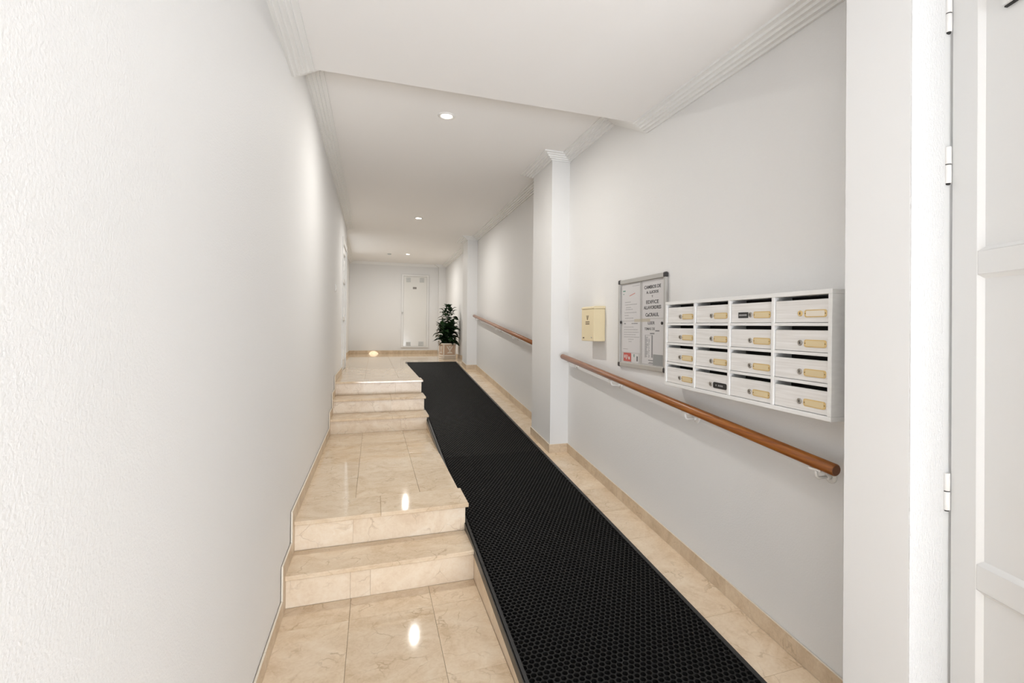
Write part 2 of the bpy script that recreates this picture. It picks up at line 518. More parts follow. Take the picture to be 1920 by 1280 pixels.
XJ = [-0.5 + 0.4 * k for k in range(8)]
tiles(floor, XL, XS, YB0, YA, 0.0, XJ, [2.628 - 0.55 * k for k in range(8)][::-1])
tiles(floor, XS, 2.3, YB0, Y0, 0.0, [0.95, 1.35, 1.75, 2.15], [2.078 - 0.55 * k for k in range(7)][::-1])
tiles(floor, XL2, XS, YE + 0.3, Y1, ZF, [-0.1, 0.3], [YE + 0.3 + 0.5 * k for k in range(1, 9)])
tiles(floor, XL2, XR, Y1, YF, ZF, [-0.1, 0.3, 0.7, 1.1, 1.5], [Y1 + 0.5 * k for k in range(1, 8)])

# ---------------------------------------------------------------- stairs
st1 = empty('staircase', (0.06, YA, 0), 'lower flight of two cream marble steps up to a long tiled landing beside the ramp', 'stairs', 'marble stairs left of the ramp')
st2 = empty('staircase', (0.06, YC, Z2), 'upper flight of three cream marble steps from the landing to the far hall floor', 'stairs', 'marble stairs left of the ramp')
OV, TH, OX = 0.021, 0.024, 0.018


def tread(parent, y0, y1, z, xj):
    xs = [XL + 0.001] + xj + [XS + OX]
    for i in range(len(xs) - 1):
        m = MB(); m.cbox(xs[i] + (G * 0.6 if i else 0), xs[i + 1] - (G * 0.6 if i < len(xs) - 2 else 0), y0 - OV, y1, z - TH, z, 0.003)
        part(m, 'tread', M['floor'], parent)


def riser(parent, y, z0, z1, xj):
    xs = [XL + 0.001] + xj + [XS - 0.0005]
    for i in range(len(xs) - 1):
        m = MB(); m.cbox(xs[i] + (G * 0.5 if i else 0), xs[i + 1] - (G * 0.5 if i < len(xs) - 2 else 0), y, y + 0.015, z0, z1, 0.0006)
        part(m, 'riser', M['riser'], parent)


core = MB(); core.box(XL + 0.002, XS - 0.002, YA + 0.015, YB + 0.015, -0.05, Z1 - TH); core.box(XL + 0.002, XS - 0.002, YB + 0.015, YC + 0.014, -0.05, Z2 - TH)
part(core, 'core', M['grout'], st1)
core = MB(); core.box(XL + 0.002, XS - 0.002, YC + 0.015, YD + 0.015, Z2 - 0.05, Z3 - TH); core.box(XL + 0.002, XS - 0.002, YD + 0.015, YE + 0.015, Z2 - 0.05, Z4 - TH)
core.box(XL + 0.002, XS - 0.002, YE + 0.015, YE + 0.3, Z2 - 0.05, ZF - TH)
part(core, 'core', M['grout'], st2)
riser(st1, YA, 0.0, Z1 - TH, [-0.104, -0.004])
tread(st1, YA, YB, Z1, [])
riser(st1, YB, Z1, Z2 - TH, [-0.103])
tread(st1, YB, YB + 0.30, Z2, [0.05])
tiles(st1, XL + 0.001, XS - 0.0005, YB + 0.30, YC, Z2, XJ, [YB + 0.30 + 0.55 * k for k in range(1, 5)], th=TH)
riser(st2, YC, Z2, Z3 - TH, [0.283])
tread(st2, YC, YD, Z3, [])
riser(st2, YD, Z3, Z4 - TH, [0.19])
tread(st2, YD, YE, Z4, [0.19])
riser(st2, YE, Z4, ZF - TH, [0.25])
tread(st2, YE, YE + 0.30, ZF, [])

# ---------------------------------------------------------------- ramp
ramp = empty('ramp', ((XS + XR) / 2, Y0, 0), 'long sloping ramp of cream marble tiles along the right wall, under the black mat', 'ramp')
b = MB(); b.prism([(Y0 - 0.02, -0.1), (Y1, -0.1), (Y1, ZF - 0.013), (Y0 + 0.12, zr(Y0 + 0.12) - 0.013), (Y0 - 0.02, -0.013)], 'x', XS + 0.012, XR - 0.001)
part(b, 'body', M['grout'], ramp)
# curb tiles that face the stairs
yj = [Y0 + 0.05, 1.55, 1.95, 2.35, 2.75, YB, 3.6, 4.0, 4.4, 4.8, 5.2, YC, 6.0, 6.25]
for a, c in zip(yj[:-1], yj[1:]):
    zb = 0.0 if c <= YA + 0.01 else (Z2 - 0.2 if c > YB + 0.01 else 0.0)
    zt0, zt1 = zr(a) - 0.002, zr(c) - 0.002
    if c > YC:
        zb = 0.40
    m = MB(); m.prism([(a + G, min(zb, zt0 - 0.004)), (c - G, min(zb, zt1 - 0.004)), (c - G, zt1), (a + G, zt0)], 'x', XS, XS + 0.012)
    part(m, 'side_tile', M['riser'], ramp)
# tiles of the slope; only the strip on the right of the mat shows
ys = [Y0 - 0.015] + [1.61 + 0.375 * k for k in range(0, 21)] + [Y1]
for a, c in zip(ys[:-1], ys[1:]):
    for x0, x1 in ((XS + 0.012, 1.0), (1.0, 1.40), (1.40, XR - 0.012)):
        m = MB()
        za, zc_ = R0 + RS * a, R0 + RS * c
        m.prism([(a + G, za - 0.012), (c - G, zc_ - 0.012), (c - G, zc_), (a + G, za)], 'x', x0 + G, x1 - G)
        part(m, 'tile', M['floor'], ramp)

# ---------------------------------------------------------------- skirting
SH, ST = 0.081, 0.012
b = MB(); b.box(XL, XL + 0.003, YB0, YA, 0, SH - 0.01)
b.box(XL, XL + 0.003, YB, YC, Z2, Z2 + SH - 0.01); b.box(XL, XL + 0.003, YE, DY0 - 0.06, ZF, ZF + SH - 0.01)
sk_left = b.build('baseboard_left', M['grout'], kind='structure')


def skirt_left(y0, y1, z):
    n = max(1, round((y1 - y0) / 0.42)); d = (y1 - y0) / n
    for i in range(n):
        m = MB(); m.cbox(XL + 0.003, XL + ST, y0 + i * d + G * 0.5, y0 + (i + 1) * d - G * 0.5, z, z + SH, 0.0015)
        part(m, 'tile', M['skirt'], sk_left)


VW = 0.085


def skirt_step(y, z0, z1):
    m = MB(); m.cbox(XL + 0.003, XL + ST, y - VW, y - G * 0.3, z0, z1 + SH, 0.0015)
    part(m, 'tile', M['skirt'], sk_left)


skirt_left(YB0, YA - VW, 0.0); skirt_step(YA, 0.0, Z1)
skirt_left(YA, YB - VW, Z1); skirt_step(YB, Z1, Z2)
skirt_left(YB, YC - VW, Z2); skirt_step(YC, Z2, Z3)
skirt_left(YC, YD - VW, Z3); skirt_step(YD, Z3, Z4)
skirt_left(YD, YE - VW, Z4); skirt_step(YE, Z4, ZF)
skirt_left(YE, DY0 - 0.06, ZF)

b = MB(); b.prism([(Y0, 0), (Y1, ZF), (Y1, ZF + SH - 0.01), (Y0, SH - 0.01)], 'x', XR - 0.003, XR); b.box(XR - 0.003, XR, NIB[1], Y0, 0, SH - 0.01)
sk_right = b.build('baseboard_right', M['grout'], kind='structure')


def skirt_x(parent, x, s, y0, y1, pieces, zf=zr):
    """skirting on a wall of constant x; s = -1 faces -x"""
    xs = sorted((x + s * 0.003, x + s * ST))
    for a, c in pieces:
        m = MB(); m.prism([(a + G * 0.5, zf(a)), (c - G * 0.5, zf(c)), (c - G * 0.5, zf(c) + SH), (a + G * 0.5, zf(a) + SH)], 'x', xs[0], xs[1])
        part(m, 'tile', M['skirt'], parent)


def cut(y0, y1, joints=None, d=0.40):
    if joints:
        ys = [y0] + [j for j in joints if y0 + 0.03 < j < y1 - 0.03] + [y1]
    else:
        n = max(1, round((y1 - y0) / d)); ys = [y0 + (y1 - y0) * i / n for i in range(n + 1)]
    return list(zip(ys[:-1], ys[1:]))


def skirt_y(parent, y, s, x0, x1, z, d=0.4):
    ysd = sorted((y + s * 0.002, y + s * ST))
    for a, c in cut(x0, x1, d=d):
        m = MB(); m.cbox(a + G * 0.5, c - G * 0.5, ysd[0], ysd[1], z, z + SH, 0.0015)
        part(m, 'tile', M['skirt'], parent)


skirt_x(sk_right, XR, -1, 0, 0, cut(NIB[1], P1[0] - ST, [1.30, 1.645, 1.705, 2.10, 2.5, 2.9, 3.3, 3.7, 4.1]))
skirt_y(sk_right, P1[0], -1, XP - ST, XR - 0.003, zr(P1[0]) - 0.002)
skirt_x(sk_right, XP, -1, 0, 0, [(P1[0], P1[1])])
skirt_x(sk_right, XR, -1, 0, 0, cut(P1[1], P2[0] - ST))
skirt_y(sk_right, P2[0], -1, XP - ST, XR - 0.003, zr(P2[0]) - 0.002)
skirt_x(sk_right, XP, -1, 0, 0, [(P2[0], P2[1])])
skirt_x(sk_right, XR, -1, 0, 0, cut(P2[1], YF - 0.11))
skirt_y(sk_right, YF - 0.11, -1, XP, XR - 0.012, ZF)
b = MB(); b.box(XL2, XP, YF - 0.002, YF, ZF, ZF + SH - 0.01)
sk_far = b.build('baseboard_far', M['grout'], kind='structure')
skirt_y(sk_far, YF, -1, XL2 + ST, XP - 0.001, ZF, 0.42)
skirt_x(sk_left, XL2, 1, 0, 0, cut(YL8 + 0.01, 9.1) + cut(11.5, YF), lambda y: ZF)
m = MB(); m.cbox(XL2 + 0.003, XL + ST, YL8, YL8 + 0.008, ZF, ZF + SH, 0.0012)
part(m, 'tile', M['skirt'], sk_left)
skirt_x(sk_left, XL, 1, 0, 0, [(DY1 + 0.05, YL8)], lambda y: ZF)

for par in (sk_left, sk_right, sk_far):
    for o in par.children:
        o.data.materials.append(M['skirt_lit_edge'])
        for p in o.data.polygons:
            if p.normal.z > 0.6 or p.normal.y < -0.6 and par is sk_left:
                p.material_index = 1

# ---------------------------------------------------------------- rubber ring mat
MX0, MX1, MY0, MY1, MT = XS + 0.004, 1.468, 1.30, 9.42, 0.030
mat_ = empty('rubber_mat', ((MX0 + MX1) / 2, MY0, zr(MY0)), 'long black rubber honeycomb mat laid up the whole ramp', 'mat')


def ramp_prism(x0, x1, d0, d1, y0=MY0, y1=MY1):
    m = MB(); m.prism([(y0, R0 + RS * y0 + d0), (y1, R0 + RS * y1 + d0), (y1, R0 + RS * y1 + d1), (y0, R0 + RS * y0 + d1)], 'x', x0, x1)
    return m


part(ramp_prism(MX0 + 0.02, MX1 - 0.02, 0.001, 0.014), 'base_sheet', M['rubber_dark'], mat_)
e = ramp_prism(MX0, MX0 + 0.014, 0.001, MT + 0.004)
part(e, 'edge_strip', M['edge'], mat_)
part(ramp_prism(XS - 0.004, XS - 0.0005, -0.012, MT + 0.003), 'edge_trim', M['edge'], mat_)
part(ramp_prism(MX1 - 0.022, MX1, 0.001, MT - 0.004), 'edge_strip', M['edge'], mat_)
m = MB(); z1 = R0 + RS * MY1; m.box(MX0, MX1, MY1 - 0.012, MY1, z1 + 0.001, z1 + MT - 0.002)
part(m, 'edge_strip', M['edge'], mat_)
# hexagon cells with a round hole each: one sheet
PX = 0.0268
PY = PX * 0.866
X0, X1m = MX0 + 0.015, MX1 - 0.023
ncol = int((X1m - X0) / PX); PX = (X1m - X0) / (ncol + 0.5); PY = PX * 0.866
nrow = int((MY1 - 0.014 - MY0) / PY)
vs = []; fs = []; sm = []
NH = 6; RI = PX * 0.43
for r in range(nrow):
    cy = MY0 + PY * (r + 0.6)
    seg = 12 if r < 130 else 6
    for c in range(ncol):
        cx = X0 + PX * (c + 0.5 + 0.5 * (r % 2))
        o = len(vs)
        hexr = PX / math.sqrt(3)
        outer = []; inner = []
        for k in range(seg):
            a = math.pi / 2 + 2 * math.pi * k / seg
            rr = hexr if seg == 6 or k % 2 == 0 else hexr * math.cos(math.pi / 6)
            outer.append((cx + rr * math.cos(a), cy + rr * math.sin(a)))
            inner.append((cx + RI * math.cos(a), cy + RI * math.sin(a)))
        for (x, y), h in [(p, MT - 0.001) for p in outer] + [(p, MT) for p in inner] + [(p, 0.014) for p in inner]:
            vs.append((x, y, R0 + RS * y + h))
        for k in range(seg):
            k2 = (k + 1) % seg
            fs.append((o + k, o + k2, o + seg + k2, o + seg + k))
            fs.append((o + seg + k, o + seg + k2, o + 2 * seg + k2, o + 2 * seg + k))
m = MB(); m.v = vs; m.f = fs; m.mi = [0] * len(fs); m.smooth = [False] * len(fs)
keep(m.build('ring_sheet', M['rubber'], recalc=False), mat_)

# ---------------------------------------------------------------- handrails


def handrail(p0, p1, ys, label):
    p0, p1 = Vector(p0), Vector(p1)
    root = empty('handrail', p0, label, 'handrail', 'wooden handrails on the right wall')
    d = (p1 - p0)

    def at(y):
        return p0 + d * ((y - p0.y) / d.y)
    dn = d.normalized()
    R = 0.0235
    m = MB(); m.tube([p0, p0 + dn * 0.003, p1 - dn * 0.003, p1], [R - 0.003, R, R, R - 0.003], 28, caps=False)
    part(m, 'rail', M['wood'], root)
    for p, q in ((p0, p0 - dn * 0.001), (p1, p1 + dn * 0.001)):
        m = MB(); m.tube([p, q], [R - 0.003, R - 0.0035], 28); part(m, 'end_cap', M['wood_end'], root)
    for y in ys:
        c = at(y)
        br = MB()
        br.box(c.x - 0.010, c.x + 0.010, y - 0.028, y + 0.028, c.z - R - 0.004 - 0.0028, c.z - R + 0.001)
        br.tube([(c.x, y, c.z - R - 0.002), (c.x, y, c.z - R - 0.022), (c.x + 0.004, y, c.z - R - 0.034), (c.x + 0.014, y, c.z - R - 0.039), (XR - 0.004, y, c.z - R - 0.039)], 0.0058, 10)
        o = part(br, 'bracket', M['white_metal'], root)
        fl = MB(); fl.lathe([(0.027, 0), (0.027, 0.004), (0.022, 0.007), (0.008, 0.008)], (XR, y, c.z - R - 0.039), (-1, 0, 0), 24)
        keep(fl.build('wall_flange', M['white_metal']), o)
        sc = MB(); sc.lathe([(0.011, 0.0), (0.011, 0.016), (0.008, 0.018)], (XR - 0.008, y, c.z - R - 0.039), (-1, 0, 0), 14)
        keep(sc.build('collar', M['white_metal']), o)


handrail((1.637, 1.40, 0.912), (1.637, 4.272, 1.186), (1.49, 2.36, 3.28, 4.11),
         'near wooden handrail on white brackets, sloping up below the mailboxes')
handrail((1.637, 4.96, 1.262), (1.637, 8.583, 1.660), (5.15, 6.05, 6.95, 7.95, 8.45),
         'far wooden handrail between the two white pilasters')

# ---------------------------------------------------------------- mailbox cabinet
K = 0.965
MA, MBT = 0.0448, 0.0088
L, W = 1.2207 * K, 0.5026 * K
near = Vector((1.6165 * K, 1.4083 * K, H - 0.3379 * K))
far = near + Vector((math.sin(MA), math.cos(MA), MBT)) * L
ex = (near - far).normalized(); ez = Vector((-ex.y * -1, ex.x * -1, 0)); ez = Vector((0, 0, 1)).cross(ex) * -1
ey = Vector((0, 0, 1)); ez = ex.cross(ey).normalized(); ey = ez.cross(ex).normalized()
mb_root = empty('mailbox_cabinet', (0, 0, 0), 'white wooden cabinet of sixteen mailboxes with brass name plates on the right wall', 'mailbox')
mb_root.matrix_world = Matrix(((ex.x, ey.x, ez.x, far.x), (ex.y, ey.y, ez.y, far.y), (ex.z, ey.z, ez.z, far.z), (0, 0, 0, 1)))
# local axes: x along the cabinet towards the street, y up, z out of the wall
d_far = (XR - far.x) / abs(ez.x); d_near = (XR - near.x) / abs(ez.x)
FB = 0.018                                      # frame board
DV = 0.016                                      # divider
zb = -0.098


def lpart(mb, name, mats, parent=mb_root):
    return mb.build(name, mats, parent)


lpart(MB().cbox(0, L, W - FB, W, zb, 0.0, 0.002), 'top_board', M['cab'])
lpart(MB().cbox(0, L, 0, FB, zb, 0.0, 0.002), 'bottom_board', M['cab'])
lpart(MB().cbox(0, FB, FB, W - FB, zb, 0.0, 0.002), 'side_board', M['cab'])
lpart(MB().cbox(L - FB, L, FB, W - FB, zb, 0.0, 0.002), 'side_board', M['cab'])
m = MB(); m.prism([(0, zb), (L, zb), (L, -d_near + 0.002), (0, -d_far + 0.002)], 'y', 0.0, W)
lpart(m, 'back_box', M['cab'])
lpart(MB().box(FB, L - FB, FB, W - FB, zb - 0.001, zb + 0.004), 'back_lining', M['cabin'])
cw = (L - 2 * FB - 3 * DV) / 4
ch = (W - 2 * FB + 0.0) / 4
SHT = 0.012
for i in range(1, 4):
    x = FB + i * cw + (i - 1) * DV
    lpart(MB().cbox(x, x + DV, FB, W - FB, zb, -0.001, 0.0015), 'divider', M['cab'])
for j in range(1, 4):
    for i in range(4):
        x = FB + i * (cw + DV)
        y = FB + j * ch - SHT / 2
        lpart(MB().cbox(x, x + cw, y, y + SHT, zb, -0.002, 0.0012), 'shelf', M['cab'])


def rounded(x0, x1, y0, y1, r, n=5):
    p = []
    for cx, cy, a0 in ((x1 - r, y1 - r, 0), (x0 + r, y1 - r, 90), (x0 + r, y0 + r, 180), (x1 - r, y0 + r, 270)):
        for k in range(n + 1):
            a = math.radians(a0 + 90 * k / n); p.append((cx + r * math.cos(a), cy + r * math.sin(a)))
    return p


for i in range(4):
    for j in range(4):                           # j = 0 is the top row
        x0 = FB + i * (cw + DV); x1 = x0 + cw
        ytop = W - FB - j * ch - (SHT / 2 if j else 0)
        ybot = W - FB - (j + 1) * ch + (SHT / 2 if j < 3 else 0)
        slot = 0.0165
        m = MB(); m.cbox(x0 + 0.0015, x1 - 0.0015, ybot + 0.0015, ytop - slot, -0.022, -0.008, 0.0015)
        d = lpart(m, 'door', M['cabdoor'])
        # dark cheeks seen through the slot
        zf_ = -0.008
        pl = cw * 0.385; px1 = x1 - 0.011; px0 = px1 - pl; pc = ybot + (ytop - slot - ybot) * 0.40; ph = 0.0145
        black_plate = (i == 1 and j == 3)
        pale = (i == 3 and j == 0)
        m = MB()
        m.prism(rounded(px0, px1, pc - ph, pc + ph, 0.009), 'z', zf_, zf_ + 0.0022)
        o = m.build('name_plate', M['black'] if black_plate else M['brass'], d)
        if black_plate:
            o['label'] = 'black name plate'
            m = MB()
            for q in range(6):
                if q != 1:
                    m.box(px0 + 0.022 + q * 0.010, px0 + 0.028 + q * 0.010, pc - 0.004, pc + 0.004, zf_ + 0.0022, zf_ + 0.0026)
            m.build('lettering', M['faintink'], d)
        else:
            m = MB(); m.prism(rounded(px0 + 0.009, px1 - 0.009, pc - ph + 0.004, pc + ph - 0.004, 0.004), 'z', zf_ + 0.0021, zf_ + 0.0028)
            o = m.build('name_card', M['pale_card'] if pale else M['brass_card'], d)
            m = MB()
            for q in (px0 + 0.005, px1 - 0.005):
                m.lathe([(0.0022, 0), (0.0018, 0.0012)], (q, pc, zf_ + 0.002), (0, 0, 1), 8)
            m.build('screws', M['brownink'], d)
        # lock
        lx = px0 - 0.021; ly = pc + 0.001
        m = MB(); m.lathe([(0.0115, 0), (0.0115, 0.003), (0.0095, 0.005), (0.0075, 0.0045), (0.0075, 0.0035)], (lx, ly, zf_), (0, 0, 1), 20)
        m.m = 1; m.box(lx - 0.001, lx + 0.001, ly - 0.0045, ly + 0.0045, zf_ + 0.0034, zf_ + 0.0052)
        o = m.build('lock', [M['brass'] if pale else M['steel'], M['black']], d)
        if pale:
            o['label'] = 'brass lock'
        if i == 2 and j == 0:
            m = MB(); m.cbox(lx - 0.082, lx - 0.015, pc - 0.013, pc + 0.013, zf_, zf_ + 0.002, 0.0006)
            o = m.build('label_strip', M['black'], d); o['label'] = 'black embossed label strip'
            m = MB()
            for q in range(9):
                m.box(lx - 0.076 + q * 0.006, lx - 0.072 + q * 0.006, pc - 0.004, pc + 0.004, zf_ + 0.002, zf_ + 0.0023)
            m.build('lettering', M['faintink'], d)

# ---------------------------------------------------------------- notice board


def right_frame(x, y, z):
    """local x -> towards the street (-y), local y -> up, local z -> out of the right wall"""
    return Matrix(((0, 0, -1, x), (-1, 0, 0, y), (0, 1, 0, z), (0, 0, 0, 1)))


NW, NH_ = 0.631, 0.6227
nb = empty('notice_board', (0, 0, 0), 'glazed notice board with aluminium frame and black corners left of the mailboxes', 'notice board')
nb.matrix_world = right_frame(XR, 3.290, 1.171)
D = 0.022
lp = lambda mb, name, mat: mb.build(name, mat, nb)
lp(MB().box(0.01, NW - 0.01, 0.01, NH_ - 0.01, 0.001, 0.008), 'back_panel', M['board'])
fr = 0.030
lp(MB().cbox(fr * .9, NW - fr * .9, NH_ - fr, NH_, 0.001, D, 0.003), 'frame_rail', M['alu'])
lp(MB().cbox(fr * .9, NW - fr * .9, 0, fr, 0.001, D, 0.003), 'frame_rail', M['alu'])
lp(MB().cbox(0, fr * .8, fr * .9, NH_ - fr * .9, 0.001, D, 0.003), 'frame_rail', M['alu'])
lp(MB().cbox(NW - fr * .8, NW, fr * .9, NH_ - fr * .9, 0.001, D, 0.003), 'frame_rail', M['alu'])
for x in (0, NW):
    for y in (0, NH_):
        lp(MB().cbox(x - 0.003 if x == 0 else x - fr, x + fr if x == 0 else x + 0.003, y - 0.003 if y == 0 else y - fr, y + fr if y == 0 else y + 0.003, 0.001, D + 0.002, 0.006), 'corner_cap', M['darkplastic'])
lp(MB().cbox(fr * .8, NW * 0.50 + 0.012, fr, NH_ - fr, 0.0135, 0.0150, 0.0003), 'glass_pane', M['glass'])
lp(MB().cbox(NW * 0.50 - 0.002, NW - fr * .8, fr, NH_ - fr, 0.0165, 0.0180, 0.0003), 'glass_pane', M['glass'])
lp(MB().cbox(NW * 0.5 + 0.004, NW * 0.5 + 0.0085, fr, NH_ - fr, 0.0182, 0.0192, 0.0003), 'glass_edge', M['alu'])
for x, y in ((0.036, 0.318), (NW - 0.040, 0.306)):
    m = MB(); m.lathe([(0.010, 0), (0.010, 0.005), (0.007, 0.006)], (x, y, 0.018 if x > 0.3 else 0.015), (0, 0, 1), 14); lp(m, 'pull_knob', M['black'])

PZ = 0.0085


def sheet(x0, x1, y0, y1, label, cat='paper', mat='paper', z=PZ, name='paper_sheet'):
    r = MB().box(0, x1 - x0, 0, y1 - y0, 0, 0.0006).build(name, M[mat])
    r.matrix_world = right_frame(XR, 3.290, 1.171) @ Matrix.Translation((x0, y0, z))
    tag(r, label, cat)
    return r


def strip(o, rows, mat, name='print'):
    m = MB()
    for x0, x1, y, h in rows:
        m.box(x0, x1, y - h / 2, y + h / 2, 0.0006, 0.0008)
    return m.build(name, M[mat], o)


# left column: typed letters
ps = sheet(0.040, 0.298, 0.330, 0.585, 'white typed letter in the upper left of the notice board', 'paper')
random.seed(3)
rows = []
for y, a, c in ((0.130, .045, .13), (0.112, .045, .22), (0.092, .06, .13), (0.078, .055, .16), (0.055, .04, .21), (0.036, .04, .10), (0.016, .045, .17)):
    x = a
    while x < c:
        wd = random.uniform(.008, .024); rows.append((x, min(x + wd, c), y, 0.005)); x += wd + 0.004
strip(ps, rows, 'faintink', 'typed_text')
strip(ps, [(0.012, 0.05, 0.212, 0.008), (0.014, 0.032, 0.19, 0.005)], 'green', 'letterhead')
m = MB(); m.prism([(0.11, 0.170), (0.19, 0.186), (0.188, 0.192), (0.108, 0.176)], 'z', 0.0006, 0.0008); m.build('stamp', M['palered'], ps)
strip(ps, [(0.15, 0.25, 0.24, 0.003)], 'faintink', 'typed_text')
ps = sheet(0.042, 0.300, 0.105, 0.322, 'white typed letter in the lower left of the notice board', 'paper')
rows = []
for y, a, c in ((0.178, .03, .17), (0.160, .03, .23), (0.142, .03, .24), (0.125, .03, .20), (0.108, .03, .25), (0.092, .09, .17), (0.076, .10, .14), (0.022, .02, .09)):
    x = a
    while x < c:
        wd = random.uniform(.008, .024); rows.append((x, min(x + wd, c), y, 0.0042)); x += wd + 0.004
strip(ps, rows, 'faintink', 'typed_text')
strip(ps, [(0.03, 0.055, 0.203, 0.008), (0.14, 0.165, 0.203, 0.006), (0.168, 0.225, 0.203, 0.006)], 'greyink', 'typed_text')
# right column: the big heading sheet and the name list
ps = sheet(0.328, 0.590, 0.340, 0.588, 'white sheet with large dark capital headings at upper right of the notice board', 'paper')
T = lambda x, y: Matrix.Translation((x, y, 0.0008))
for txt, y, wd, sz, bo in (('CAMBIOS DE', 0.205, 0.205, 0.030, 0.0008), ('A. LLICIOS', 0.171, 0.150, 0.024, 0.0008), ('Y', 0.142, 0.018, 0.020, 0.0004),
                           ('EDIFICE', 0.106, 0.155, 0.032, 0.0006), ('ALLAVORDRES', 0.070, 0.215, 0.030, 0.0008)):
    text_obj('lettering', txt, sz, M['ink'], ps, T(0.128, y), wd, bo)
text_obj('lettering', 'CaCRAUL', 0.032, M['ink'], ps, T(0.125, 0.022), 0.165, 0.0008, )
ps = sheet(0.330, 0.592, 0.040, 0.334, 'white sheet with a boxed name list at lower right of the notice board', 'paper')
text_obj('lettering', 'LEER', 0.028, M['ink'], ps, T(0.115, 0.268), 0.085, 0.0004)
text_obj('lettering', 'TEMAS DE', 0.024, M['ink'], ps, T(0.095, 0.230), 0.130, 0.0002)
strip(ps, [(0.165, 0.215, 0.218, 0.008), (0.10, 0.155, 0.200, 0.008)], 'greyink', 'handwriting')
rows = [(0.038, 0.045, 0.115, 0.150), (0.038, 0.135, 0.189, 0.002), (0.120, 0.134, 0.115, 0.145), (0.050, 0.075, 0.175, 0.004)]
random.seed(5)
for k in range(15):
    y = 0.165 - k * 0.0085
    rows.append((0.048, 0.048 + random.uniform(.012, .03), y, 0.0045)); rows.append((0.082, 0.082 + random.uniform(.006, .016), y - 0.002, 0.0045))
strip(ps, rows, 'greyink', 'name_list')
strip(ps, [(0.08, 0.175, 0.024, 0.006), (0.09, 0.15, 0.010, 0.004), (0.08, 0.18, 0.004, 0.004)], 'greyink', 'handwriting')
o = sheet(0.068, 0.178, 0.040, 0.100, 'small red printed card at the bottom left of the notice board', 'card', 'red', PZ + 0.0008, 'printed_card')
strip(o, [(0.012, 0.026, 0.034, 0.022), (0.034, 0.040, 0.030, 0.034), (0.046, 0.052, 0.030, 0.034), (0.060, 0.064, 0.034, 0.022), (0.072, 0.094, 0.024, 0.020)], 'paper', 'white_print')
o = sheet(0.186, 0.282, 0.034, 0.098, 'small white card with a dark emblem beside the red printed card', 'card', 'paper', PZ + 0.0008, 'printed_card')
strip(o, [(0.072, 0.086, 0.030, 0.034)], 'ink', 'emblem'); strip(o, [(0.03, 0.042, 0.050, 0.020)], 'green', 'emblem')
sheet(0.470, 0.588, 0.036, 0.106, 'plain grey card at the bottom right corner of the notice board', 'card', 'greycard', PZ + 0.0008, 'grey_card')
sheet(0.222, 0.432, 0.318, 0.338, 'yellowed strip of tape across the middle of the notice board', 'tape', 'tape', PZ + 0.0012, 'tape_strip')

# ---------------------------------------------------------------- small cream box
cb = empty('wall_letter_box', (0, 0, 0), 'small cream metal letter box with dark emblem left of the notice board', 'letter box')
cb.matrix_world = right_frame(XR, 3.788, 1.343)
BW, BH, BD = 0.240, 0.278, 0.100
MB().cbox(0, BW, 0, BH - 0.022, 0.001, BD, 0.003).build('body', M['cream'], cb)
m = MB(); m.prism([(BH - 0.021, 0.001), (BH, 0.001), (BH - 0.002, BD - 0.012), (BH - 0.012, BD + 0.003), (BH - 0.021, BD + 0.003)], 'x', -0.002, BW + 0.002)
MB_l = m.build('lid', M['cream'], cb)
m = MB()
for pts in ([(0.095, 0.205), (0.103, 0.205), (0.118, 0.172), (0.113, 0.168)], [(0.133, 0.205), (0.141, 0.205), (0.122, 0.168), (0.115, 0.172)], [(0.115, 0.205), (0.121, 0.205), (0.119, 0.184), (0.117, 0.184)]):
    m.prism(pts, 'z', BD, BD + 0.0008)
m.build('emblem', M['brownink'], cb)
m = MB()
for y in (0.152, 0.137):
    for k in range(7):
        m.box(0.080 + k * 0.0115, 0.089 + k * 0.0115, y - 0.004, y + 0.004, BD, BD + 0.0006)
m.build('lettering', M['brownink'], cb)
m = MB(); m.box(0.028, 0.056, 0.020, 0.030, BD, BD + 0.0008); m.build('maker_plate', M['brownink'], cb)
m = MB(); m.lathe([(0.006, 0), (0.006, 0.003), (0.004, 0.004)], (0.2, 0.03, BD), (0, 0, 1), 12); m.build('lock', M['steel'], cb)

# ---------------------------------------------------------------- street door leaf (open, on the right)
TH_ = 0.25
hx, hy = 1.666, 1.026
dl = bpy.data.objects.new('door_1', None); COL.objects.link(dl); dl['kind'] = 'structure'; dl.empty_display_size = 0.1
ddir = Vector((-math.sin(TH_), -math.cos(TH_), 0)); dn_ = Vector((-math.cos(TH_), math.sin(TH_), 0))
# local x along leaf away from hinge, local y = up, local z = towards the passage
dl.matrix_world = Matrix(((ddir.x, 0, dn_.x, hx), (ddir.y, 0, dn_.y, hy), (0, 1, 0, 0.012), (0, 0, 0, 1)))
DW, DH = 0.92, 2.62
RC = 0.009
ST_ = 0.083


def dp(x0, x1, y0, y1, z0, z1, name, mat='door', c=0.0015):
    return MB().cbox(x0, x1, y0, y1, z0, z1, c).build(name, M[mat], dl)


